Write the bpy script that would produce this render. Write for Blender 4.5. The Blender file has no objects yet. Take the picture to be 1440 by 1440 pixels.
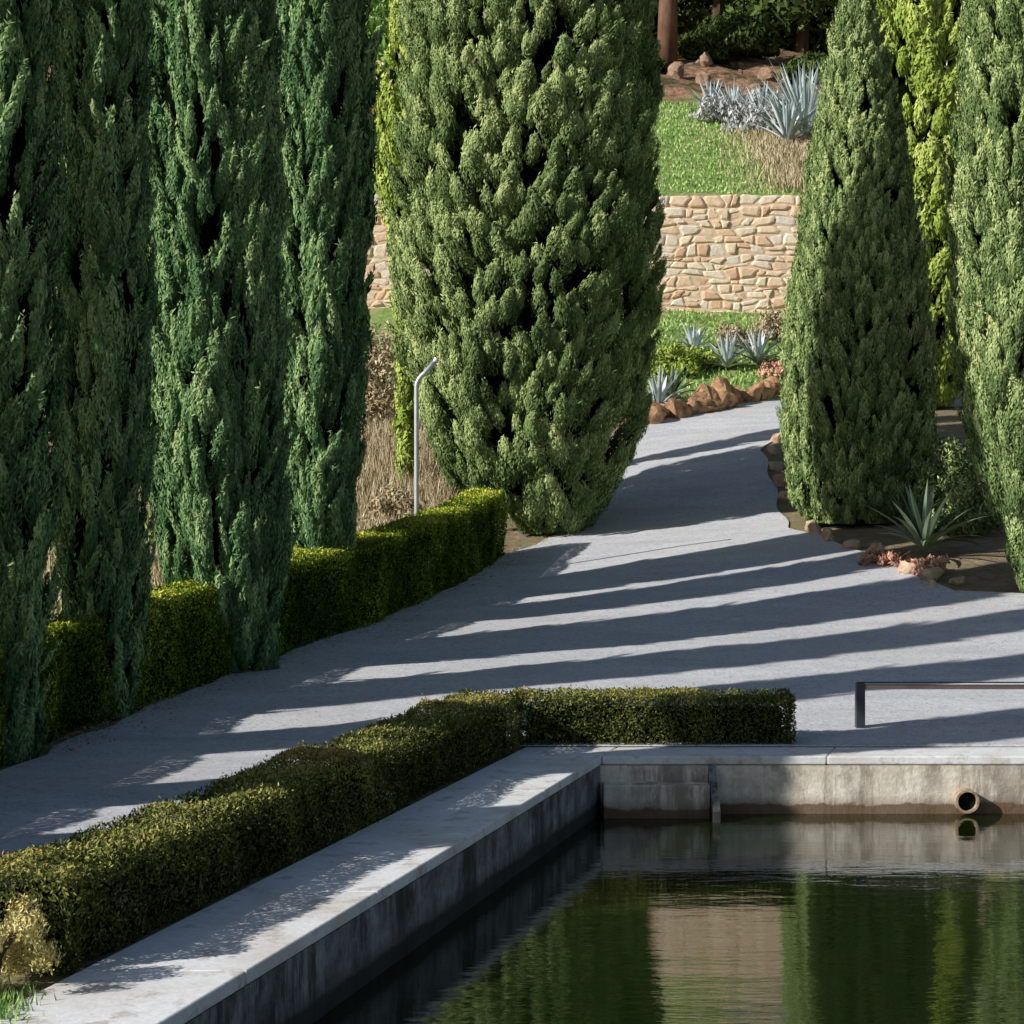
import bpy, math, numpy as np
from mathutils import Vector
rng=np.random.default_rng(7)
scene=bpy.context.scene
col=scene.collection

# ------------------------------------------------------------ terrain function
def sstep(t):
    t=np.clip(t,0,1); return t*t*(3-2*t)
_Y=[-400,20,36,49,56,68,80,120,200,420]
_Z=[0,0,1.44,4.69,7.2,11.6,15.9,27,40,60]
def ground(x,y):
    x=np.asarray(x,float); y=np.asarray(y,float)
    b=sum(np.interp(y+d,_Y,_Z) for d in (-.9,-.45,0,.45,.9))/5
    cross=.09*np.clip(x,0,7)*sstep((y-24)/10)*(1-sstep((y-40)/9))
    stp=3.1*sstep((y-56.15)/.2)
    bump=.12*np.sin(x*.35+y*.2)*np.sin(y*.31)*sstep((y-50)/8)+.06*np.sin(x*.9+1)*sstep((np.abs(x-1)-9)/4)
    bump=bump+(.35*np.sin(x*1.1+y*.5)*np.sin(y*.9+x*.3))*sstep((y-69)/4)*(1-sstep((y-85)/10))
    return b+cross+stp+bump
def g(x,y): return float(ground(x,y))
def shear(y): return .269*(np.clip(y,-60,19.5)-18.86)

# ------------------------------------------------------------ node helpers
def newmat(name):
    m=bpy.data.materials.new(name); m.use_nodes=True
    nt=m.node_tree; nt.nodes.clear()
    out=nt.nodes.new('ShaderNodeOutputMaterial')
    return m,nt,out
def N(nt,t,**kw):
    n=nt.nodes.new(t)
    for k,v in kw.items(): setattr(n,k,v)
    return n
def ramp(nt,fac,stops):
    r=N(nt,'ShaderNodeValToRGB'); e=r.color_ramp.elements
    while len(e)<len(stops): e.new(.5)
    for i,(p,c) in enumerate(stops):
        e[i].position=p; e[i].color=(c[0],c[1],c[2],1) if not isinstance(c,float) else (c,c,c,1)
    nt.links.new(fac,r.inputs[0]); return r.outputs[0]
def noise(nt,scale,detail=6,rough=.6,vec=None,sc=(1,1,1)):
    if vec is None:
        geo=N(nt,'ShaderNodeNewGeometry'); vec=geo.outputs['Position']
    mp=N(nt,'ShaderNodeMapping'); mp.inputs['Scale'].default_value=sc
    nt.links.new(vec,mp.inputs[0])
    n=N(nt,'ShaderNodeTexNoise'); n.inputs['Scale'].default_value=scale
    n.inputs['Detail'].default_value=detail; n.inputs['Roughness'].default_value=rough
    nt.links.new(mp.outputs[0],n.inputs['Vector']); return n.outputs['Fac']
def mix(nt,f,a,b,mode='MIX'):
    m=N(nt,'ShaderNodeMix',data_type='RGBA',blend_type=mode)
    for i,v in ((0,f),(6,a),(7,b)):
        if isinstance(v,(int,float)): m.inputs[i].default_value=v
        elif isinstance(v,tuple): m.inputs[i].default_value=(v[0],v[1],v[2],1)
        else: nt.links.new(v,m.inputs[i])
    return m.outputs[2]
def math_(nt,op,a,b,c=None):
    m=N(nt,'ShaderNodeMath',operation=op)
    for i,v in enumerate((a,b,c)):
        if v is None: continue
        if isinstance(v,(int,float)): m.inputs[i].default_value=v
        else: nt.links.new(v,m.inputs[i])
    return m.outputs[0]
def bsdf(nt,out,colr,rough=.9,spec=.2,bump=None,bs=.3,bd=.01,metal=0.):
    p=N(nt,'ShaderNodeBsdfPrincipled')
    if isinstance(colr,tuple): p.inputs['Base Color'].default_value=(*colr,1)
    else: nt.links.new(colr,p.inputs['Base Color'])
    if isinstance(rough,float): p.inputs['Roughness'].default_value=rough
    else: nt.links.new(rough,p.inputs['Roughness'])
    p.inputs['Specular IOR Level'].default_value=spec; p.inputs['Metallic'].default_value=metal
    if bump is not None:
        b=N(nt,'ShaderNodeBump'); b.inputs['Strength'].default_value=bs; b.inputs['Distance'].default_value=bd
        nt.links.new(bump,b.inputs['Height']); nt.links.new(b.outputs[0],p.inputs['Normal'])
    nt.links.new(p.outputs[0],out.inputs[0]); return p

def foliage(name,dark,mid,light,tip=None,trans=0.):
    m,nt,out=newmat(name)
    a=N(nt,'ShaderNodeAttribute'); a.attribute_name='tint'
    stops=[(0.,dark),(.5,mid),(.9,light)]
    if tip: stops.append((1.,tip))
    c=ramp(nt,a.outputs['Fac'],stops)
    d=N(nt,'ShaderNodeBsdfDiffuse'); nt.links.new(c,d.inputs[0])
    nt.links.new(d.outputs[0],out.inputs[0]); return m

def simple(name,a,b,scale=5.,rough=.9,bs=.4,bd=.02,sc=(1,1,1),metal=0.,spec=.2):
    m,nt,out=newmat(name)
    n=noise(nt,scale,6,.65,sc=sc)
    bsdf(nt,out,ramp(nt,n,[(.3,a),(.7,b)]),rough,spec,n,bs,bd,metal); return m

M={}
mc_,nt_c,out_c=newmat('dark_core'); dn=N(nt_c,'ShaderNodeBsdfDiffuse'); dn.inputs[0].default_value=(.004,.007,.003,1); nt_c.links.new(dn.outputs[0],out_c.inputs[0]); M['core']=mc_  # near-black core colour stands in for the shade inside crowns and hedges
M['bark']=simple('bark',(.05,.032,.02),(.13,.09,.06),8.,sc=(1,1,.15))
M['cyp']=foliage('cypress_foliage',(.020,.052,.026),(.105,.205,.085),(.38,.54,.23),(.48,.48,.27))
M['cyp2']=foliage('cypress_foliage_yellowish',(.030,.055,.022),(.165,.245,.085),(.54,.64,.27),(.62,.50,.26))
M['lime']=foliage('lime_foliage',(.12,.19,.03),(.32,.43,.08),(.60,.68,.20))
M['hedge']=foliage('hedge_foliage',(.042,.052,.016),(.155,.175,.05),(.44,.43,.13),(.42,.24,.11))
M['hedge2']=foliage('hedge_foliage_bright',(.04,.075,.012),(.16,.24,.03),(.70,.74,.10),(.78,.72,.15))
M['gold']=foliage('golden_foliage',(.30,.26,.08),(.66,.56,.22),(.95,.86,.46))
M['forest']=foliage('forest_foliage',(.018,.034,.012),(.05,.08,.024),(.14,.19,.05))
M['dry']=foliage('dry_grass',(.24,.18,.11),(.48,.39,.24),(.72,.62,.42))
M['grass']=foliage('lawn_grass',(.12,.23,.05),(.30,.47,.13),(.52,.66,.25))
M['silver']=foliage('silver_shrub',(.25,.26,.25),(.48,.49,.47),(.72,.73,.73))
M['agave']=foliage('agave_leaf',(.06,.10,.06),(.14,.21,.13),(.32,.40,.28))
M['agaveb']=foliage('blue_agave_leaf',(.30,.37,.37),(.48,.56,.58),(.70,.76,.78))
M['red']=foliage('red_succulent_leaf',(.30,.10,.07),(.66,.34,.25),(.80,.68,.45))

# ------------------------------------------------------------ mesh helpers
def link(o,parent=None):
    col.objects.link(o)
    if parent: o.parent=parent
    return o
def quads_obj(name,V,tint,mat,parent=None,loc=None):
    V=np.asarray(V,np.float32); n=V.shape[0]
    me=bpy.data.meshes.new(name)
    me.vertices.add(4*n); me.vertices.foreach_set('co',V.reshape(-1))
    me.loops.add(4*n); me.loops.foreach_set('vertex_index',np.arange(4*n,dtype=np.int32))
    me.polygons.add(n); me.polygons.foreach_set('loop_start',np.arange(0,4*n,4,dtype=np.int32))
    me.update(calc_edges=True)
    a=me.attributes.new('tint','FLOAT','POINT')
    a.data.foreach_set('value',np.repeat(np.asarray(tint,np.float32),4))
    me.materials.append(mat)
    o=bpy.data.objects.new(name,me)
    if loc is not None: o.location=loc
    return link(o,parent)
def mesh_obj(name,verts,faces,mat,parent=None,loc=None,smooth=False):
    me=bpy.data.meshes.new(name); me.from_pydata([tuple(map(float,v)) for v in verts],[],faces); me.update()
    if smooth:
        for p in me.polygons: p.use_smooth=True
    if mat: me.materials.append(mat)
    o=bpy.data.objects.new(name,me)
    if loc is not None: o.location=loc
    return link(o,parent)
def empty(name,loc):
    e=bpy.data.objects.new(name,None); e.empty_display_size=.3; e.location=loc
    return link(e)
def unit(v):
    v=np.asarray(v,float); return v/(np.sqrt((v*v).sum(-1,keepdims=True))+1e-9)
def rsph(n): return unit(rng.normal(size=(n,3)))
def leafquads(P,Nn,U,L,W,jn=.5,ju=.35):
    n=len(P)
    Nn=unit(Nn+rng.normal(size=(n,3))*jn); U=U+rng.normal(size=(n,3))*ju
    U=unit(U-(U*Nn).sum(1,keepdims=True)*Nn); S=np.cross(Nn,U)
    L=(L*rng.uniform(.6,1.3,n))[:,None]; W=(W*rng.uniform(.6,1.3,n))[:,None]
    return np.stack([P-U*L*.35,P+S*W*.5+U*L*.1,P+U*L*.65,P-S*W*.5+U*L*.1],1)
def tube(path,rad,seg=10):
    path=[Vector(p) for p in path]; vs=[];fs=[]
    for i,p in enumerate(path):
        d=(path[min(i+1,len(path)-1)]-path[max(i-1,0)]).normalized()
        if i==0: a=d.orthogonal().normalized()
        else: a=(pa-pa.dot(d)*d).normalized()
        pa=a; b=d.cross(a)
        for k in range(seg):
            t=2*math.pi*k/seg; vs.append(p+(a*math.cos(t)+b*math.sin(t))*rad[i])
    for i in range(len(path)-1):
        for k in range(seg):
            k2=(k+1)%seg; fs.append((i*seg+k,i*seg+k2,(i+1)*seg+k2,(i+1)*seg+k))
    fs.append(tuple(range(seg))[::-1]); fs.append(tuple((len(path)-1)*seg+k for k in range(seg)))
    return vs,fs
def merge(parts):
    V=[];F=[]
    for v,f in parts:
        o=len(V); V+=list(v); F+=[tuple(i+o for i in q) for q in f]
    return V,F
def box(x0,x1,y0,y1,z0,z1,sh=False):
    c=[]
    for z in (z0,z1):
        for (x,y) in ((x0,y0),(x1,y0),(x1,y1),(x0,y1)):
            c.append((x+(shear(y) if sh else 0),y,z))
    return c,[(3,2,1,0),(4,5,6,7),(0,1,5,4),(1,2,6,5),(2,3,7,6),(3,0,4,7)]
def bevel(o,w,s=2):
    m=o.modifiers.new('bevel','BEVEL'); m.width=w; m.segments=s; m.limit_method='ANGLE'

# ------------------------------------------------------------ cypress
def cypress(x,y,prof,cr,cl,leafL,leafW,mat,groove=.12,lump=.1,cover=2.4,seed=1,off=None,name='cypress_tree',lean=.25,trunk=.14,cdens=2.,jn=.30,depth=1.4,corek=.76):
    global rng
    rng=np.random.default_rng(seed)
    z0=g(x,y); E=empty(name,(x,y,z0))
    pz=np.array([p[0] for p in prof]); pr=np.array([p[1] for p in prof]); H=pz[-1]
    oz=[0,H] if off is None else [o[0] for o in off]; ox=[0,0] if off is None else [o[1] for o in off]
    ph=rng.uniform(0,6.28,8)
    def R(th,z):
        gg=groove*(.6*np.abs(np.sin(2.5*th+ph[0]+.35*np.sin(z*.5+ph[1])))+.4*np.abs(np.sin(4*th+ph[2]+.5*np.sin(z*.8+ph[3])))-.5)*2
        ll=lump*(np.sin(3*th+z*1.1+ph[4])*np.sin(z*1.7+ph[5])+.6*np.sin(5*th-z*2.3+ph[6]))
        return np.interp(z,pz,pr)*(1+gg+ll*.7)
    area=float((2*math.pi*(pr[1:]+pr[:-1])/2*np.diff(pz)).sum())
    nc=int(area/(cr*cl*2.2)*cdens)
    zz=np.linspace(0,H,400); w=np.interp(zz,pz,pr)+.05; cdf=np.cumsum(w); cdf/=cdf[-1]
    cz=np.interp(rng.uniform(0,1,nc),cdf,zz); th=rng.uniform(0,2*math.pi,nc)
    s=rng.uniform(.55,1.4,nc)
    rr=np.maximum(R(th,cz)-cr*s*rng.uniform(.4,depth+.2,nc),.02)
    ex=np.interp(cz,oz,ox)
    er=np.stack([np.cos(th),np.sin(th),0*th],1); et=np.stack([-np.sin(th),np.cos(th),0*th],1)
    C=er*rr[:,None]; C[:,0]+=ex; C[:,2]=np.maximum(cz-cl*.15,cl*.5)
    ax=unit(np.array([0,0,1.])+er*lean+rng.normal(size=(nc,3))*.16)
    nl=int(cover*4*math.pi*cr*cl*.6/(leafL*leafW*.5)*.5)+8
    idx=np.repeat(np.arange(nc),nl); v=rsph(len(idx)); vr=v[:,0]; vr=np.where(vr<-.25,-vr,vr)
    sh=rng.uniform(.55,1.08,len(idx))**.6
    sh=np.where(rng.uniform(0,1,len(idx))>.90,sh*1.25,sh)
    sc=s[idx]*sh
    taper=1-.45*np.clip(v[:,2],0,1)
    P=C[idx]+er[idx]*(vr*cr*sc*taper)[:,None]+et[idx]*(v[:,1]*cr*sc*taper)[:,None]+ax[idx]*(v[:,2]*cl*sc)[:,None]
    Nn=er[idx]*vr[:,None]+et[idx]*v[:,1][:,None]+ax[idx]*(v[:,2]*.55)[:,None]+er[idx]*.25
    P[:,2]=np.maximum(P[:,2],.02)
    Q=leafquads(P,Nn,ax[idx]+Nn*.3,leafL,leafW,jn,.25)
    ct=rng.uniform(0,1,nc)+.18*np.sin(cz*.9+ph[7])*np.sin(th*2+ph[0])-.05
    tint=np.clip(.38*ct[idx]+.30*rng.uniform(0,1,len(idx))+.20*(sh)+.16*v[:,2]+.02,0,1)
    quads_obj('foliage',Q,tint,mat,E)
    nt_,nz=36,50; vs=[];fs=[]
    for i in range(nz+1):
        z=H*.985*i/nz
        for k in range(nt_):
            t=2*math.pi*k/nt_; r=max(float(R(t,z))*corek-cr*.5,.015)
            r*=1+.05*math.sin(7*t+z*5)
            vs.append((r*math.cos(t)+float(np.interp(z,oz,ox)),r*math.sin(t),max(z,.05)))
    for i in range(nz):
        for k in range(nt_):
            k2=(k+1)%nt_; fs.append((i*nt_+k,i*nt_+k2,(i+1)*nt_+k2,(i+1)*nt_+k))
    mesh_obj('dark_core_shell',vs,fs,M['core'],E)  # closed dark shell, blocks see-through and paints the gaps between tufts as shade
    o0=ox[0]
    parts=[tube([(o0,0,-.2),(o0,.02,.5),(float(np.interp(H*.4,oz,ox)),0,H*.4),(0,0,H*.9)],[trunk*1.3,trunk,trunk*.7,.03])]
    for i in range(10):
        z=.3+H*.06*i; t=i*2.4; r=float(np.interp(z+1,pz,pr))*.6
        xo=float(np.interp(z,oz,ox))
        parts.append(tube([(xo,0,z),(xo+r*.6*math.cos(t),r*.6*math.sin(t),z+.5),(xo+r*math.cos(t),r*math.sin(t),z+1.4)],[trunk*.4,trunk*.3,.015],6))
    v_,f_=merge(parts); mesh_obj('trunk_and_limbs',v_,f_,M['bark'],E,smooth=True)
    return E

L_=.075; W_=.021
def slim(r,h,base=.6): return [(0,r*base),(.4,r*(base+.08)),(1.0,r*.82),(1.7,r*.95),(3,r*1.04),(5.5,r),(8,r*.92),(h-3,r*.7),(h-1,r*.35),(h,.03)]
kw=dict(depth=1.6)
cypress(-4.70,18.75,slim(.48,11.5,.7),.075,.32,L_,W_,M['cyp'],.16,.07,seed=11,cdens=2.0,**kw)
cypress(-4.25,21.3,slim(.45,11.8,.65),.075,.32,L_,W_,M['cyp'],.16,.09,seed=12,cdens=1.9,**kw)
cypress(-3.50,23.9,slim(.76,12.5,.5),.08,.36,L_,W_,M['cyp'],.13,.04,seed=13,off=[(0,.34),(1.0,.20),(2.2,.05),(3,0),(12.5,0)],cdens=2.3,**kw)
cypress(-2.55,26.8,slim(.52,12.5,.6),.08,.34,.08,.022,M['cyp'],.15,.05,seed=14,cdens=2.2,**kw)
cypress(-2.98,28.6,[(0,.4),(1.5,.7),(4,.90),(7.5,1.0),(9.5,.92),(12,.58),(14.8,.03)],.12,.4,.14,.05,M['cyp'],.06,.04,seed=15)
cypress(-5.15,15.6,slim(.52,11),.14,.4,.16,.06,M['cyp'],.12,.06,seed=16)
cypress(-5.6,12.6,[(0,.5),(1,.8),(2.4,.8),(3.8,.45),(4.5,.03)],.16,.4,.16,.06,M['cyp'],.12,.06,seed=17)
# unseen cypresses outside the frame, added to shade the left-hand row trees
cypress(-8.2,19.15,slim(.48,11.5),.14,.4,.16,.06,M['cyp'],.12,.06,seed=19)
cypress(-8.3,16.9,slim(.45,10.5),.14,.4,.16,.06,M['cyp'],.12,.06,seed=20)
big=[(0,.45),(.35,.75),(.6,1.05),(.85,1.35),(1.2,1.6),(2,1.9),(3.3,2.2),(4.6,2.36),(6.5,2.28),(8.5,2.2),(10,2.1),(12.5,1.55),(14.5,.8),(15.8,.05)]
cypress(.25,36.4,big,.15,.31,.085,.022,M['cyp2'],.06,.08,cover=2.1,seed=27,off=[(0,.66),(.5,.42),(.9,.18),(1.6,.04),(3,-.04),(7,.02),(16,.1)],trunk=.26,lean=.5,cdens=1.75,depth=2.2,corek=.72)
r1=[(0,.75),(.5,1.1),(1.5,1.26),(3,1.22),(5,.98),(7,.66),(8.5,.36),(9.6,.03)]
cypress(5.82,34.5,r1,.08,.20,.075,.022,M['cyp2'],.04,.03,seed=22,lean=.3,cdens=2.2)
r2=[(0,.2),(.6,.35),(1.6,.72),(3,1.0),(5,1.1),(7.5,1.0),(10,.7),(12.5,.03)]
cypress(7.22,28.2,r2,.10,.28,.075,.022,M['cyp2'],.15,.08,seed=23,lean=.3,cdens=2.0,**kw)
r3=[(0,.8),(2,1.3),(5,1.45),(8,1.3),(12,.9),(15,.05)]
cypress(9.25,46.6,r3,.2,.45,.15,.05,M['lime'],.08,.06,seed=24,lean=.4,cdens=1.6)
cypress(-2.0,38.7,[(0,.1),(3,.15),(5,.3),(6.3,.62),(8,.5),(9.2,.25),(9.9,.02)],.13,.35,.12,.038,M['lime'],.1,.1,seed=25,lean=.4,name='golden_cypress_tree')

# ------------------------------------------------------------ hedges
def hedge(name,pts,w,h,leafL,leafW,dens,mat,seed,amp=.035,hf=None,side=-.08):
    global rng
    rng=np.random.default_rng(seed)
    pts=np.array(pts,float); d=np.diff(pts,axis=0); sl=np.sqrt((d*d).sum(1)); S=np.concatenate([[0],np.cumsum(sl)]); T=S[-1]
    def cen(s):
        x=np.interp(s,S,pts[:,0]); y=np.interp(s,S,pts[:,1])
        a=.3; dx=np.interp(s+a,S,pts[:,0])-np.interp(s-a,S,pts[:,0]); dy=np.interp(s+a,S,pts[:,1])-np.interp(s-a,S,pts[:,1])
        t=unit(np.stack([dx,dy],-1)); return x,y,t
    A=rng.normal(size=(14,3)); ph=rng.uniform(0,6.28,14)
    def bump(P,f=2.2): return (np.sin(P@(A.T*f)+ph).sum(1))/14**.5
    allP=[];allN=[];tt=[]
    def add(P,Nn,t): allP.append(P);allN.append(Nn);tt.append(t)
    hh=lambda s: h if hf is None else np.interp(s,hf[0],hf[1])
    n=int(T*w*dens*1.15); s=rng.uniform(0,T,n); u=rng.uniform(-.5,.5,n)*w; x,y,t=cen(s)
    px=x-t[:,1]*u; py=y+t[:,0]*u; P=np.stack([px,py,ground(px,py)+hh(s)],1); P[:,2]-=(np.abs(u/w*2)**6)*.06
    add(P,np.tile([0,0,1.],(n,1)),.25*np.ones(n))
    for sg in (-1,1):
        n=int(T*h*dens); s=rng.uniform(0,T,n); x,y,t=cen(s); hz=rng.uniform(.0,1,n)
        u=sg*w*.5*(1-.08*hz**6); px=x-t[:,1]*u; py=y+t[:,0]*u
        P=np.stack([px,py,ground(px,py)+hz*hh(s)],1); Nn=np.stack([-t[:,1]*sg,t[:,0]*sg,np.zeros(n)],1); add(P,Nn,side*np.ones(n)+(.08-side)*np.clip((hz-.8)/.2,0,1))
    for s0,sg in ((0,-1),(T,1)):
        n=int(w*h*dens); x,y,t=cen(np.full(n,float(s0))); u=rng.uniform(-.5,.5,n)*w; hz=rng.uniform(0,1,n)
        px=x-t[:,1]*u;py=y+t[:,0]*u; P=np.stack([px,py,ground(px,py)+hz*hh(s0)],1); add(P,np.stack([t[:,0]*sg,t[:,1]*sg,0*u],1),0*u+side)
    P=np.concatenate(allP);Nn=np.concatenate(allN);tt=np.concatenate(tt)
    b=bump(P); b2=bump(P,9.)
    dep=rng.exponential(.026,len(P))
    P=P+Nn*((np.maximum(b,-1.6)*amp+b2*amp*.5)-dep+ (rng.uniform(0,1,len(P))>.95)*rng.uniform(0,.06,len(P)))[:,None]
    U=np.array([0,0,1.])*.7+Nn*.6
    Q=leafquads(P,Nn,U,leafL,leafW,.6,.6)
    tint=np.clip(.42+tt+.14*b+.08*b2+rng.uniform(-.33,.33,len(P))-dep*3,0,1)  # light painted into tint: lighter new-growth tops, shaded darker sides and inner leaves
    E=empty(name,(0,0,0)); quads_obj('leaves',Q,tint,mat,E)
    ns=int(T/.25)+2; s=np.linspace(.12,T-.12,ns); x,y,t=cen(s); vs=[];fs=[]
    for i in range(ns):
        for u,hz in ((-.5,0),(-.5,1),(.5,1),(.5,0)):
            uu=u*(w-.30); X=x[i]-t[i,1]*uu; Y=y[i]+t[i,0]*uu
            vs.append((X,Y,g(X,Y)+hz*(float(hh(s[i]))-.15)))
        if i: 
            a=(i-1)*4;b_=i*4
            for k in range(4): fs.append((a+k,a+(k+1)%4,b_+(k+1)%4,b_+k))
    fs+=[(0,1,2,3),(ns*4-4,ns*4-3,ns*4-2,ns*4-1)]
    mesh_obj('dark_core_box',vs,fs,M['core'],E)  # closed dark box, paints the hedge interior as shade
    return E
def hx(y,u): return u+float(shear(y))
hedge('box_hedge',[(hx(10.72,-.42),10.72),(hx(14,-.40),14),(hx(19.55,-.36),19.80)],.64,.53,.034,.014,6400,M['hedge'],31,amp=.045,side=-.12)
hedge('box_hedge',[(.02,19.84),(1.5,19.86),(2.72,19.84)],.52,.50,.036,.015,5800,M['hedge'],32,amp=.04,side=-.12)
hl=[(-5.5,13),(-5.0,17),(-4.70,20.3),(-3.98,22.3),(-3.0,25),(-2.1,27.3),(-1.15,30.6),(-.42,34.2)]
hedge('box_hedge',hl,.62,1.10,.046,.019,3600,M['hedge2'],33,amp=.04,side=-.18)

# ------------------------------------------------------------ ground sheet
gy=np.unique(np.concatenate([np.linspace(-120,-10,12),np.arange(-10,2.5,2.5),[2.5],np.arange(4,19,1.5),[19.3,19.6,20],np.arange(20.5,56,.5),[56.1,56.15,56.25,56.35,56.5],np.arange(57,90,.5),np.arange(92,130,4),np.arange(140,420,20)]))
gu=np.unique(np.concatenate([np.linspace(-300,-30,14),np.arange(-28,-8,2.),np.arange(-8,.3,.5),[.3],np.arange(.8,15.4,.6),[15.4],np.arange(16,30,2.),np.linspace(32,300,14)]))
vs=[];fs=[];nx=len(gu)
GX,GY=np.meshgrid(gu,gy); XX=GX+shear(GY); ZZ=ground(XX,GY)
vs=list(zip(XX.ravel(),GY.ravel(),ZZ.ravel()))
for j in range(len(gy)-1):
    for i in range(nx-1):
        uc=(gu[i]+gu[i+1])/2; yc=(gy[j]+gy[j+1])/2
        if .3<uc<15.4 and 2.5<yc<19.3: continue
        fs.append((j*nx+i,j*nx+i+1,(j+1)*nx+i+1,(j+1)*nx+i))
m,nt,out=newmat('ground_soil_and_grass')
geo=N(nt,'ShaderNodeNewGeometry'); sp=N(nt,'ShaderNodeSeparateXYZ'); nt.links.new(geo.outputs['Position'],sp.inputs[0])
n1=noise(nt,.5,5,.6); n2=noise(nt,5.,8,.75); n4=noise(nt,1.3,6,.7)
ad=math_(nt,'MULTIPLY_ADD',n1,8.,sp.outputs[1])
dv=math_(nt,'DIVIDE',ad,100.)
soil=ramp(nt,n2,[(.3,(.16,.11,.07)),(.7,(.46,.36,.25))])
soil=mix(nt,ramp(nt,n4,[(.45,.0),(.6,.6)]),soil,(.24,.25,.11))
grs=ramp(nt,n2,[(.3,(.12,.20,.05)),(.55,(.26,.38,.11)),(.75,(.46,.50,.24))])
grs=mix(nt,ramp(nt,n4,[(.50,.0),(.64,.8)]),grs,(.46,.38,.23))
dirt=ramp(nt,n2,[(.3,(.10,.05,.03)),(.5,(.34,.19,.12)),(.7,(.56,.38,.26))])
dirt=mix(nt,ramp(nt,n4,[(.42,.85),(.54,.0)]),dirt,(.05,.06,.025))
f1=ramp(nt,dv,[(.50,.0),(.53,1.)]); f2=ramp(nt,dv,[(.735,.0),(.755,1.)]); f3=ramp(nt,dv,[(.86,.0),(.89,1.)])
c=mix(nt,f1,soil,grs); c=mix(nt,f2,c,dirt); c=mix(nt,f3,c,(.04,.05,.02))
bsdf(nt,out,c,.95,.1,n2,.9,.08)
mesh_obj('ground',vs,fs,m,smooth=True)

m,nt,out=newmat('gravel_path')
n1=noise(nt,.45,4,.55); n2=noise(nt,34.,5,.8); n3=noise(nt,1.2,7,.62,sc=(.6,1.6,1)); n5=noise(nt,9.,5,.7)
vo=N(nt,'ShaderNodeTexVoronoi'); vo.inputs['Scale'].default_value=30.
geo=N(nt,'ShaderNodeNewGeometry'); nt.links.new(geo.outputs['Position'],vo.inputs['Vector'])
c=ramp(nt,n3,[(.3,(.64,.645,.68)),(.7,(.84,.84,.865))])
c=mix(nt,.8,c,ramp(nt,n2,[(.36,(.52,.52,.55)),(.60,(1.,1.,1.))]),'MULTIPLY')
c=mix(nt,.6,c,ramp(nt,n5,[(.3,(.70,.70,.73)),(.6,(1.,1.,1.))]),'MULTIPLY')
c=mix(nt,ramp(nt,n1,[(.45,.0),(.7,.4)]),c,(.60,.57,.53))
c=mix(nt,ramp(nt,vo.outputs['Color'],[(.82,.0),(.90,.55)]),c,(.30,.29,.28))
bsdf(nt,out,c,.95,.12,n2,.5,.012)
ly=[-60,13,17,19.9,22,25,27.3,30.6,34.6,36.2,38,41.5,44.5,46.5,48,49.5,51]
lx=[-7.4,-4.9,-4.55,-4.3,-3.75,-2.75,-1.8,-.85,-.02,.9,1.5,2.0,2.8,4.2,5.6,9,14]
ry=[-60,19.55,19.62,27.2,27.8,28.5,31,33,34.5,36,38.5,41,44,46,48,51]
rx=[-23,-.62,24,24,8.2,6.1,5.5,5.0,4.7,4.75,4.9,5.0,6.3,9.,14.,20]
rows=np.unique(np.concatenate([np.linspace(-60,12,30),np.arange(12,19.5,.5),[19.55,19.62],np.arange(20,51,.25)]))
vs=[];fs=[];K=40
for yv in rows:
    l=np.interp(yv,ly,lx)+.05*math.sin(yv*3.1)+.03*math.sin(yv*7.7)
    r=(hx(yv,-.62) if yv<=19.56 else np.interp(yv,ry,rx)+.05*math.sin(yv*2.7))
    for k in range(K+1):
        x=l+(r-l)*k/K; vs.append((x,yv,g(x,yv)+.025))
for j in range(len(rows)-1):
    for k in range(K):
        a=j*(K+1)+k; fs.append((a,a+1,a+K+2,a+K+1))
mesh_obj('path',vs,fs,m,smooth=True)

# ------------------------------------------------------------ pool
def concrete(name,a,b,dark,drip,topz,botz,streak,line):
    m,nt,out=newmat(name)
    n=noise(nt,3.,8,.7); st=noise(nt,5.,7,.8,sc=(1,1,.14)); fine=noise(nt,30.,4,.6); blot=noise(nt,1.7,6,.7)
    geo=N(nt,'ShaderNodeNewGeometry'); sp=N(nt,'ShaderNodeSeparateXYZ'); nt.links.new(geo.outputs['Position'],sp.inputs[0])
    mr=N(nt,'ShaderNodeMapRange'); mr.inputs[1].default_value=topz; mr.inputs[2].default_value=botz
    nt.links.new(sp.outputs[2],mr.inputs[0])
    c=ramp(nt,n,[(.38,a),(.62,b)])
    c=mix(nt,.5,c,ramp(nt,fine,[(.3,(.7,.7,.7)),(.6,(1.,1.,1.))]),'MULTIPLY')
    sk=math_(nt,'MULTIPLY',ramp(nt,st,[(.44,.0),(.54,1.)]),ramp(nt,blot,[(.40,.2),(.54,1.)]))
    c=mix(nt,math_(nt,'MULTIPLY',sk,streak),c,drip)
    wl=math_(nt,'MULTIPLY_ADD',n,.35,mr.outputs[0])
    c=mix(nt,ramp(nt,wl,[(line-.15,.0),(line+.02,.4),(line+.10,.92)]),c,dark)
    bsdf(nt,out,c,.85,.2,n,.6,.04); return m
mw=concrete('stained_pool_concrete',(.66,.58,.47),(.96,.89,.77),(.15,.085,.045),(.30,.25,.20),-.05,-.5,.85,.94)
mwl=concrete('weathered_shaded_pool_concrete',(.15,.15,.155),(.40,.405,.41),(.03,.03,.025),(.05,.05,.05),-.05,-.5,.9,.85)  # grey base has the wall's shade painted in; streaks and waterline are stains
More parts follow.
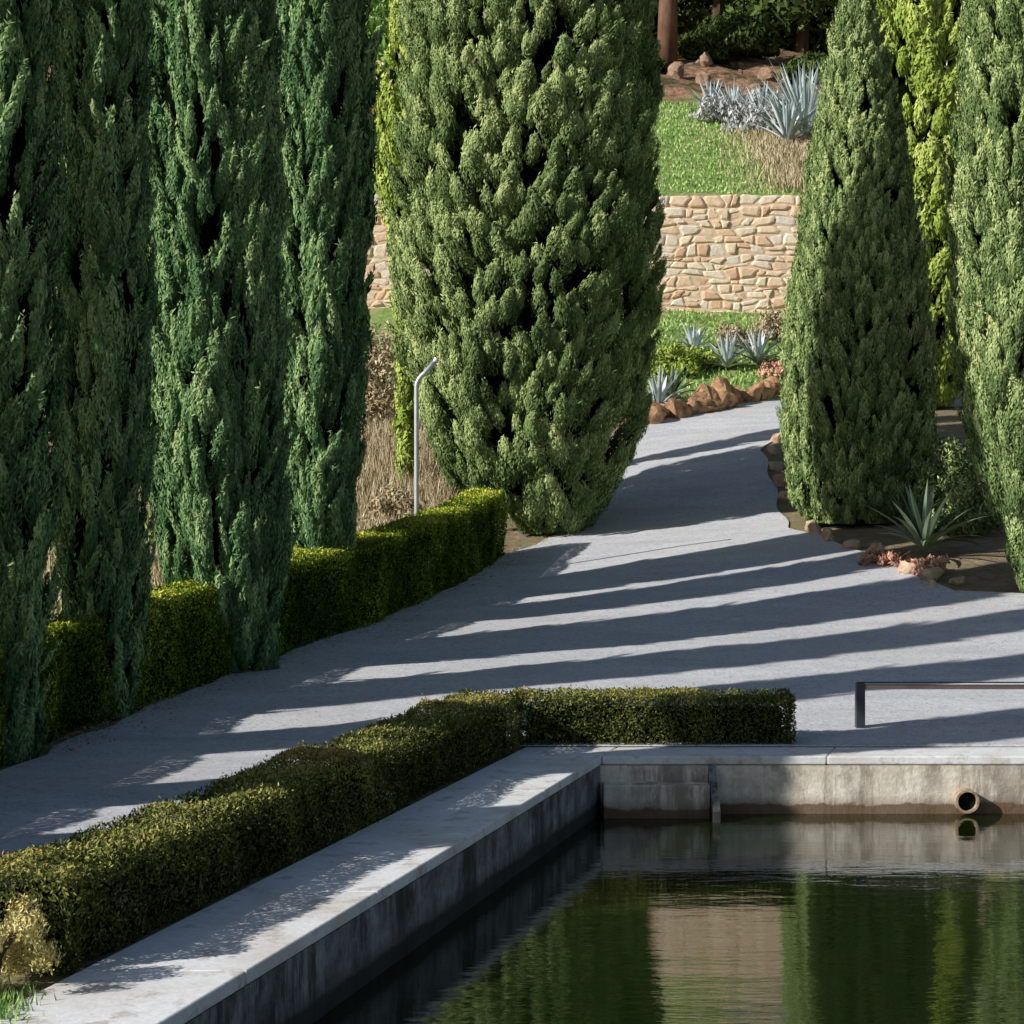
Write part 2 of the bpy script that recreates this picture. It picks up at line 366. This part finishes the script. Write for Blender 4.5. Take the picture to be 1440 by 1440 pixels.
def coping(name,a,b,cblot):
    mc,nt,out=newmat(name)
    n=noise(nt,2.,8,.7); f=noise(nt,25.,5,.7); bl=noise(nt,1.1,6,.65); b2=noise(nt,4.,7,.75)
    c=ramp(nt,n,[(.3,a),(.7,b)]); c=mix(nt,.6,c,ramp(nt,f,[(.3,(.72,.72,.72)),(.6,(1.,1.,1.))]),'MULTIPLY')
    c=mix(nt,ramp(nt,bl,[(.46,.0),(.62,.6)]),c,cblot)
    c=mix(nt,ramp(nt,b2,[(.54,.0),(.63,.6)]),c,(.42,.36,.30))
    bsdf(nt,out,c,.8,.25,f,.4,.008); return mc
mc=coping('coping_stone',(.84,.84,.85),(.96,.96,.97),(.66,.60,.53))
P=empty('swimming_pool',(0,0,0))
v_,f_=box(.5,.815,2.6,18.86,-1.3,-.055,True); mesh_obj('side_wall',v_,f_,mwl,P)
y1=18.862
parts=[box(.5,15.2,y1,19.3,-1.3,-.055,True),box(15,15.3,2.6,y1-.005,-1.3,-.055,True),box(.82,14.99,2.6,2.95,-1.3,-.055,True)]
v_,f_=merge(parts); mesh_obj('end_wall',v_,f_,mw,P)
parts=[]; ys=np.linspace(2.5,18.84,9)
for i in range(8): parts.append(box(-.05,.822,ys[i]+.004,ys[i+1]-.004,-.05,.03,True))
parts.append(box(-.05,.822,18.855,19.5,-.05,.03,True))
xs=[.828,2.9,4.9,6.9,8.9,10.9,12.9,15.4]
for i in range(7): parts.append(box(xs[i]+.003,xs[i+1]-.003,18.855,19.5,-.048,.03,True))
for i in range(8): parts.append(box(14.97,15.5,ys[i]+.005,ys[i+1]-.005,-.05,.03,True))
v_,f_=merge(parts); o=mesh_obj('coping',v_,f_,mc,P); bevel(o,.012)
v_,f_=box(.83,1.80,18.60,18.858,-1.2,-.20); o=mesh_obj('ledge',v_,f_,mw,P); bevel(o,.012)
fx0,fx1=1.805,1.87
v_=[(fx0,18.858,-.04),(fx0,18.36,-.40),(fx0,18.36,-1.2),(fx0,18.858,-1.2),(fx1,18.858,-.04),(fx1,18.36,-.40),(fx1,18.36,-1.2),(fx1,18.858,-1.2)]
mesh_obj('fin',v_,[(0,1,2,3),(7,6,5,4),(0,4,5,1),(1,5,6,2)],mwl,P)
mp=simple('rusty_pipe',(.22,.15,.09),(.50,.40,.28),20.)
ri,ro=.088,.108; vs=[];fs=[];sg=28
for (r,yy) in ((ro,18.865),(ro,18.74),(ri,18.74),(ri,18.865)):
    for k in range(sg):
        t=2*math.pi*k/sg; vs.append((4.17+r*math.cos(t),yy,-.37+r*math.sin(t)))
for j in range(3):
    for k in range(sg):
        k2=(k+1)%sg; fs.append((j*sg+k,j*sg+k2,(j+1)*sg+k2,(j+1)*sg+k))
mesh_obj('drain_pipe',vs,fs,mp,P,smooth=False)
vs=[(4.17+.0885*math.cos(2*math.pi*k/sg),18.80,-.37+.0885*math.sin(2*math.pi*k/sg)) for k in range(sg)]
mesh_obj('bore_shade_disc',vs,[tuple(range(sg))],simple('pipe_dark',(.003,.003,.003),(.006,.006,.005)),P)  # near-black disc painted as the shaded inside of the pipe
m,nt,out=newmat('pond_water')
w1=noise(nt,1.6,3,.5,sc=(.5,1.6,1)); w2=noise(nt,9.,3,.5,sc=(.6,1.8,1))
ad=math_(nt,'MULTIPLY_ADD',w2,.22,w1)
p=bsdf(nt,out,(.008,.016,.003),.012,.5,ad,.10,.05); p.inputs['IOR'].default_value=1.8
v_=[(.8+float(shear(2.8)),2.8,-.5),(15.1+float(shear(2.8)),2.8,-.5),(15.1+float(shear(18.9)),18.9,-.5),(.8+float(shear(18.9)),18.9,-.5)]
mesh_obj('water',v_,[(0,1,2,3)],m)

# ------------------------------------------------------------ stone retaining wall (irregular fieldstones)
rng=np.random.default_rng(5)
Q=[];T=[]
def stone(poly,y,pr):
    cx=sum(p[0] for p in poly)/len(poly); cz=sum(p[1] for p in poly)/len(poly); t=rng.uniform(0,1)
    outer=[(p[0],p[1]) for p in poly]
    n=len(outer)
    r1=[(cx+(p[0]-cx)*.93,cz+(p[1]-cz)*.92) for p in outer]
    r2=[(cx+(p[0]-cx)*.70,cz+(p[1]-cz)*.68) for p in outer]
    y0=y; y1=y-pr*.75; tl=rng.uniform(-.03,.03); tz=rng.uniform(-.03,.03)
    def P3(q,yy): return (q[0],yy+(q[0]-cx)*tl+(q[1]-cz)*tz,q[1])
    for k in range(n):
        k2=(k+1)%n
        Q.append([P3(outer[k],y0),P3(outer[k2],y0),P3(r1[k2],y1),P3(r1[k],y1)]);T.append(t)
        Q.append([P3(r1[k],y1),P3(r1[k2],y1),P3(r2[k2],y-pr),P3(r2[k],y-pr)]);T.append(t)
    c=(cx,y-pr*1.04,cz)
    for k in range(0,n,2):
        Q.append([c,P3(r2[k],y-pr),P3(r2[(k+1)%n],y-pr),P3(r2[(k+2)%n],y-pr)]);T.append(t)
nrow=15; zb=6.6; hs=rng.uniform(.17,.36,nrow); hs*=(10.32-zb)/hs.sum(); zc=np.concatenate([[zb],zb+np.cumsum(hs)])
A=rng.uniform(.5,1.6,(nrow+1,3)); B=rng.uniform(0,6.28,(nrow+1,3))
def zl(i,x):
    a=.02 if i==nrow else .06
    return zc[i]+a*(math.sin(x*A[i,0]*2+B[i,0])+.6*math.sin(x*A[i,1]*5+B[i,1]))
for i in range(nrow):
    x=-26+rng.uniform(0,.4); sl=0.
    while x<30:
        w=rng.uniform(.18,.62); sl2=rng.uniform(-.07,.07); gp=.010
        def st4(xa,xb,sa,sb,f0,f1):
            za=lambda X,f: zl(i,X)*(1-f)+zl(i+1,X)*f
            j=lambda: rng.uniform(-.018,.018)
            pts=[]
            c=.26
            w_=xb-xa
            cor=[(xa+gp+sa*-1,f0),(xb-gp-sb,f0),(xb-gp+sb,f1),(xa+gp+sa,f1)]
            hh=(f1-f0)
            for (X,f),(dx,df) in zip(cor,((1,1),(-1,1),(-1,-1),(1,-1))):
                p1=(X,f+df*c*hh*rng.uniform(.4,1.4)); p2=(X+dx*c*.5*w_*rng.uniform(.3,1.3),f+df*.04)
                seq=[p1,p2] if (dx*df>0) else [p2,p1]
                for (a,b) in seq: pts.append((a+j(),za(a,b)+j()))
            stone(pts,55.95,rng.uniform(.04,.10))
        if rng.uniform()<.25 and hs[i]>.24 : st4(x,x+w,sl,sl2,.02,.5); st4(x,x+w,sl,sl2,.52,.98)
        else: st4(x,x+w,sl,sl2,.03,.97)
        x+=w; sl=sl2
m,nt,out=newmat('rubble_stone')
a=N(nt,'ShaderNodeAttribute'); a.attribute_name='tint'; n=noise(nt,5.,7,.75)
c=ramp(nt,a.outputs['Fac'],[(0.,(.76,.50,.34)),(.35,(.93,.71,.51)),(.7,(.97,.82,.65)),(1.,(.82,.72,.64))])
c=mix(nt,.6,c,ramp(nt,n,[(.3,(.62,.55,.49)),(.55,(1.,1.,1.))]),'MULTIPLY')
bsdf(nt,out,c,.9,.15,n,.8,.04)
Wl=empty('stone_wall',(0,0,0)); quads_obj('stones',Q,T,m,Wl)
v_,f_=box(-26,30,55.915,56.3,5.5,10.28); mesh_obj('mortar',v_,f_,simple('mortar',(.60,.45,.33),(.82,.66,.50),4.),Wl)

# ------------------------------------------------------------ rocks
def rocks(name,pts,ca,cb,seed):
    import bmesh
    r=np.random.default_rng(seed); bm=bmesh.new()
    for (x,y,s) in pts:
        res=bmesh.ops.create_icosphere(bm,subdivisions=3,radius=1.)
        A=r.normal(size=(7,3))*1.5; ph=r.uniform(0,6.28,7); sc=Vector((r.uniform(.8,1.25),r.uniform(.7,1.),r.uniform(.65,1.1)))*s; rz=r.uniform(0,6.28)
        pl=[unit(r.normal(size=3)) for _ in range(11)]
        for v in res['verts']:
            p=np.array(v.co)
            for q in pl:
                d=p@q
                if d>.55: p=p-q*(d-.55)
            p=p*(1+.05*np.sin(A@p+ph).sum()+.03*np.sin(A@p*4+ph).sum())
            X=p[0]*sc[0];Yv=p[1]*sc[1]
            v.co=(x+X*math.cos(rz)-Yv*math.sin(rz),y+X*math.sin(rz)+Yv*math.cos(rz),g(x,y)+s*.3+p[2]*sc[2])
    me=bpy.data.meshes.new(name); bm.to_mesh(me); bm.free(); me.materials.append(simple(name+'_stone',ca,cb,4.5,bs=.9,bd=.08))
    o=bpy.data.objects.new(name,me); link(o); return o
r=np.random.default_rng(3)
pts=[]
for t in np.linspace(0,1,21):
    pts.append((2.7+3.5*t+r.uniform(-.12,.12),45.0+3.3*t**1.2+r.uniform(-.2,.2),r.uniform(.25,.58)))
rocks('rock_border',pts,(.17,.08,.04),(.62,.38,.22),1)
pts=[(5.0,34.2,.2),(4.95,33.4,.17),(5.05,32.6,.2),(5.3,31.8,.18),(5.5,31.1,.2),(5.62,30.4,.17),(5.75,29.7,.2),(5.95,29.2,.24),(6.3,28.9,.16),(5.0,37.2,.16),(5.0,38.2,.2),(5.1,39.4,.22),(5.2,40.6,.2),(5.4,41.8,.2),(5.3,30.9,.12),(5.9,28.8,.13)]
rocks('rock_border',pts,(.36,.22,.14),(.80,.60,.42),2)
pts=[(r.uniform(3,13),r.uniform(70.5,78),r.uniform(.12,.45)) for _ in range(34)]
rocks('hillside_rocks',pts,(.20,.12,.08),(.46,.31,.22),4)

# ------------------------------------------------------------ shrubs, agaves, grass
def shrub(name,x,y,rx,ry,h,leaf,mat,seed,n=None,spiky=.3,dz=0):
    global rng
    rng=np.random.default_rng(seed); E=empty(name,(x,y,g(x,y)+dz))
    nc=max(14,int(14*rx*h/(.25*.25)*.5)); nc=min(nc,260); cd=rsph(nc); cd[:,2]=np.abs(cd[:,2])
    C=cd*np.array([rx,ry,h])*rng.uniform(.45,1.,(nc,1)); nl=n or 120
    idx=np.repeat(np.arange(nc),nl); v=rsph(len(idx)); cr=.24*min(rx,h)
    P=C[idx]+v*cr*rng.uniform(.4,1.2,(len(idx),1)); P[:,2]=np.maximum(P[:,2],.02)
    Q=leafquads(P,v+cd[idx]*.4,v*(1-spiky)+np.array([0,0,spiky+.5]),leaf,leaf*.35,.5,.4)
    quads_obj('leaves',Q,np.clip(.3*rng.uniform(0,1,nc)[idx]+.7*rng.uniform(0,1,len(idx)),0,1),mat,E)
    parts=[tube([(0,0,-.1),(.1*math.cos(i*1.7)*rx,.1*math.sin(i*1.7)*ry,h*.3),(.6*math.cos(i*1.7)*rx,.6*math.sin(i*1.7)*ry,h*.75)],[.03,.02,.008],5) for i in range(7)]
    v_,f_=merge(parts); mesh_obj('stems',v_,f_,M['bark'],E); return E
def agave(name,x,y,n,L,W,mat,seed,dz=0.,lift=.9,droop=.5):
    r=np.random.default_rng(seed); Q=[];T=[]
    for i in range(n):
        a=i*2.39996+r.uniform(-.15,.15); f=i/n; el=1.45-f*lift*1.25+r.uniform(-.08,.08); l=L*r.uniform(.8,1.08)
        d=np.array([math.cos(a),math.sin(a)]); sd=np.array([-d[1],d[0],0]); p=np.array([d[0]*.05,d[1]*.05,.03]); prev=None; t=r.uniform(0,1)
        S=8
        for k in range(S+1):
            s=k/S; w=W*(.75+.5*s if s<.35 else .925*(1-((s-.35)/.65)**1.8))*.5+.002
            up=np.array([-math.sin(el)*d[0],-math.sin(el)*d[1],math.cos(el)])
            rowp=(p-sd*w+up*w*.45,p,p+sd*w+up*w*.45)
            if prev is not None:
                Q.append([prev[0],prev[1],rowp[1],rowp[0]]);Q.append([prev[1],prev[2],rowp[2],rowp[1]]);T+=[t,t]
            prev=rowp
            p=p+np.array([math.cos(el)*d[0],math.cos(el)*d[1],math.sin(el)])*l/S; el-=droop*f/S*1.6
    return quads_obj(name,Q,T,mat,None,(x,y,g(x,y)+dz))
def blades(name,fn,n,h,w,mat,seed):
    global rng
    rng=np.random.default_rng(seed); x,y=fn(n); n=len(x); P=np.stack([x,y,ground(x,y)+h*.25],1)
    th=rng.uniform(0,6.28,n); Nn=np.stack([np.cos(th),np.sin(th),0*th],1)
    quads_obj(name,leafquads(P,Nn,np.tile([0,0,1.],(n,1)),h,w,.2,.35),rng.uniform(0,1,n),mat)
def behind(n,x0,y0,y1):
    y=rng.uniform(y0,y1,n); x=rng.uniform(x0,-1,n)
    k=x<np.interp(y,[p[1] for p in hl],[p[0] for p in hl])-.35
    return x[k],y[k]

agave('agave_plant',6.15,30.6,30,1.05,.11,M['agave'],41,.15)
shrub('red_succulent',5.60,30.3,.50,.40,.30,.09,M['red'],42,60)
shrub('red_succulent',6.05,29.6,.42,.35,.28,.09,M['red'],43,60)
agave('agave_plant',7.3,36.5,24,1.1,.11,M['agaveb'],44,.2)
shrub('white_flower_shrub',7.5,38.,.5,.5,1.6,.12,M['silver'],45,60)
shrub('garden_shrub',7.1,32.5,.7,.6,1.5,.09,M['cyp2'],46,120)
for i,(x,y,n_,l,w,mm) in enumerate([(3.3,46.2,26,1.0,.12,'agaveb'),(3.7,47.6,24,.8,.12,'agave'),(5.3,50.5,28,.9,.13,'agaveb'),(6.1,50.9,28,1.0,.12,'agaveb'),(6.9,50.6,26,.8,.12,'agave'),(4.6,51.8,24,.8,.11,'agaveb'),(7.6,51.6,26,.9,.12,'agaveb')]):
    agave('agave_plant',x,y,n_,l,w,M[mm],50+i,.05)
shrub('yellow_green_shrub',3.9,50.2,.75,.5,.7,.15,M['lime'],60,50)
shrub('yellow_green_shrub',4.7,50.8,.6,.5,.55,.15,M['lime'],61,50)
shrub('red_succulent',6.5,49.9,.5,.4,.45,.12,M['red'],62,50)
shrub('dry_shrub',5.7,52.6,.6,.4,.6,.12,M['dry'],63,50)
shrub('dry_shrub',6.9,53.2,.8,.4,.9,.12,M['dry'],68,50)
blades('grass',lambda n:(rng.uniform(2.8,14,n),rng.uniform(47.5,55.8,n)),10000,.13,.04,M['grass'],64)
blades('lawn',lambda n:(rng.uniform(-12,14,n),rng.uniform(56.5,70,n)),30000,.12,.045,M['grass'],65)
blades('dry_grass',lambda n:(rng.normal(8.6,.9,n),rng.uniform(56.6,64,n)+rng.normal(0,1,n).clip(0,3)),5000,.36,.03,M['dry'],66)
for i,(x,y,l) in enumerate([(9.1,63.5,2.7),(8.0,65.5,1.4),(7.2,66.5,1.2),(8.4,62.5,1.6),(10.6,65,2.4),(6.6,67.6,1.1),(9.4,67.,1.8)]):
    agave('agave_plant',x,y,38,l,.13,M['agaveb'],70+i,.1,droop=.2,lift=.8)
for i,(x,y) in enumerate([(6.7,66.3),(7.6,64.6),(8.3,67.5)]):
    shrub('silver_shrub',x,y,1.0,.8,.9,.22,M['silver'],80+i,14,spiky=.7)
for i,(x,y,s) in enumerate([(11,74,1.3),(8.5,78.5,1.6),(4.6,75,1.0),(6.9,77.5,1.2)]):
    shrub('hillside_shrub',x,y,s,s,s*.9,.25,M['forest'],150+i,45)
blades('dry_grass',lambda n:(rng.uniform(-5,-1.1,n),rng.uniform(32.5,43,n)),16000,.8,.028,M['dry'],67)
blades('dry_grass',lambda n:behind(n,-11,19,34),16000,.5,.025,M['dry'],167)
blades('grass',lambda n:behind(n,-11,19,38),12000,.3,.03,M['grass'],168)
shrub('dry_shrub',-1.95,34.6,.6,.6,1.1,.11,M['dry'],90,60)
shrub('dry_shrub',-3.2,44.,1.4,.8,2.6,.13,M['dry'],91,40)
shrub('golden_leaf_shrub',-4.6,60,1.3,1.,3.4,.25,M['gold'],92,30,dz=.2)
shrub('green_shrub',-5.6,68,3,2,5.,.35,M['grass'],93,30)
shrub('golden_shrub',-2.62,10.33,.34,.40,.54,.030,M['gold'],94,520,dz=.02)
blades('grass',lambda n:(hx(9.9,-.2)+rng.normal(0,.12,n),9.85+rng.normal(0,.2,n)),1500,.09,.012,M['grass'],95)
rng=np.random.default_rng(8); n=2600; yy=rng.uniform(19,36,n); xx=np.interp(yy,ly,lx)+np.abs(rng.normal(0,.28,n))-.15
P_=np.stack([xx,yy,ground(xx,yy)+.035],1)
quads_obj('fallen_leaves',leafquads(P_,np.tile([0,0,1.],(n,1)),rng.normal(size=(n,3)),.04,.02,.3,.5),rng.uniform(0,.7,n),M['dry'])

# ------------------------------------------------------------ distant trees
rng=np.random.default_rng(99)
Q=[];T=[];parts=[]
for i in range(90):
    y=rng.uniform(84,104); x=rng.uniform(-46,50); h=rng.uniform(9,17); R=rng.uniform(2.4,4)
    if i<30: y=rng.uniform(81,85); h=rng.uniform(3,6); R=rng.uniform(1.8,3)
    z=g(x,y)
    parts.append(tube([(x,y,z-.3),(x+.2,y,z+h*.5),(x,y,z+h*.9)],[.3,.2,.06],6))
    nb=14; cc=rsph(nb)*np.array([R*.8,R*.8,h*.42])+np.array([x,y,z+h*.52])
    nl=210; idx=np.repeat(np.arange(nb),nl); v=rsph(len(idx)); Pp=cc[idx]+v*R*.5*rng.uniform(.6,1.1,(len(idx),1))
    Q.append(leafquads(Pp,v,v+np.array([0,0,.5]),.5,.22,.5,.5)); T.append(np.clip(.5*rng.uniform(0,1,nb)[idx]+.5*rng.uniform(0,1,len(idx)),0,1))
E=empty('distant_trees',(0,0,0)); quads_obj('foliage',np.concatenate(Q),np.concatenate(T),M['forest'],E)
v_,f_=merge(parts); mesh_obj('trunks',v_,f_,M['bark'],E)
E=empty('pine_tree',(5.75,76,g(5.75,76)))
parts=[tube([(0,0,-.4),(.05,0,3),(.25,0,7),(.1,0,12)],[.42,.34,.3,.2],12)]
for i in range(8):
    a=i*2.3; parts.append(tube([(.1,0,8+i*.5),(1.5*math.cos(a),1.5*math.sin(a),9+i*.5),(3*math.cos(a),3*math.sin(a),9.6+i*.5)],[.12,.08,.03],6))
v_,f_=merge(parts); mesh_obj('trunk_and_limbs',v_,f_,simple('pine_bark',(.10,.045,.03),(.28,.16,.11),3.,sc=(1,1,.3)),E,smooth=True)
nb=30; cc=rsph(nb)*np.array([3.2,3.2,1.6])+np.array([0,0,12.]); idx=np.repeat(np.arange(nb),250); v=rsph(len(idx))
quads_obj('foliage',leafquads(cc[idx]+v*.9*rng.uniform(.5,1.1,(len(idx),1)),v,v,.4,.1,.5,.5),rng.uniform(0,1,len(idx)),M['forest'],E)

# ------------------------------------------------------------ bent pipe post
zz=g(-1.46,31.3)
pts=[(0,0,-.1),(0,0,1.2),(0,0,2.6),(0,0,2.95)]
for k in range(1,7):
    a=k/6*.95; pts.append((.25*(1-math.cos(a)),0,2.95+.25*math.sin(a)))
pts.append((.30,0,3.37))
v_,f_=tube(pts,[.036]*len(pts),14)
ms=simple('galvanised_steel',(.48,.49,.51),(.66,.67,.69),12.,.4,.1,.002,metal=.4,spec=.5)
E=empty('bent_pipe_post',(-1.46,31.3,zz)); mesh_obj('pipe',v_,f_,ms,E,smooth=True)
v_,f_=tube([(0,0,0),(0,0,.03)],[.1,.1],16); mesh_obj('base_plate',v_,f_,ms,E)
v_,f_=tube([(.285,0,3.345),(.315,0,3.395)],[.045,.045],14); mesh_obj('collar',v_,f_,ms,E)

# ------------------------------------------------------------ low metal barrier
md=simple('dark_painted_steel',(.03,.035,.045),(.06,.065,.08),10.,.5,.1,.003,spec=.4)
mr_=simple('rust_brown_rail',(.40,.25,.19),(.70,.50,.40),14.,.6,.2,.003,sc=(.2,1,1))
E=empty('low_metal_barrier',(3.5,20.6,0.06))
for i,px in enumerate((0,3.2)):
    v_,f_=box(px-.045,px+.045,-.05,.05,-.1,.47); o=mesh_obj('post_%d'%(i+1),v_,f_,md,E); bevel(o,.006)
    v_,f_=box(px-.06,px+.06,-.07,.07,-.05,.0); o=mesh_obj('foot_%d'%(i+1),v_,f_,md,E); bevel(o,.004)
v_,f_=box(.05,3.15,-.04,.04,.41,.45); o=mesh_obj('rail',v_,f_,mr_,E); bevel(o,.008)
v_,f_=box(-.03,3.2,-.03,.03,.472,.480); o=mesh_obj('cap_strip',v_,f_,md,E)

# ------------------------------------------------------------ light, sky, camera
el=math.radians(28); d=Vector((1,.5,0)).normalized()
dirv=Vector((d.x*math.cos(el),d.y*math.cos(el),-math.sin(el)))
sl=bpy.data.lights.new('sun','SUN'); sl.energy=5.; sl.angle=math.radians(.5); sl.color=(1,.97,.91)
so=bpy.data.objects.new('sun',sl); so.rotation_euler=dirv.to_track_quat('-Z','Y').to_euler(); so.location=(-20,-10,30); link(so)
w=bpy.data.worlds.new('World'); scene.world=w; w.use_nodes=True; nt=w.node_tree
bg=nt.nodes['Background']; sky=nt.nodes.new('ShaderNodeTexSky'); sky.sky_type='NISHITA'; sky.sun_disc=False
sky.sun_elevation=el; sky.sun_rotation=math.atan2(-d.x,-d.y)%(2*math.pi)
nt.links.new(sky.outputs[0],bg.inputs[0]); bg.inputs[1].default_value=.065
cam=bpy.data.cameras.new('camera'); cam.lens=72; cam.sensor_width=36; cam.shift_y=-49/1440; cam.clip_end=2000
co=bpy.data.objects.new('camera',cam); co.location=(0,0,2.6); co.rotation_euler=(math.radians(90),0,0); link(co)
scene.camera=co
scene.view_settings.view_transform='Standard'; scene.view_settings.look='None'; scene.view_settings.exposure=0
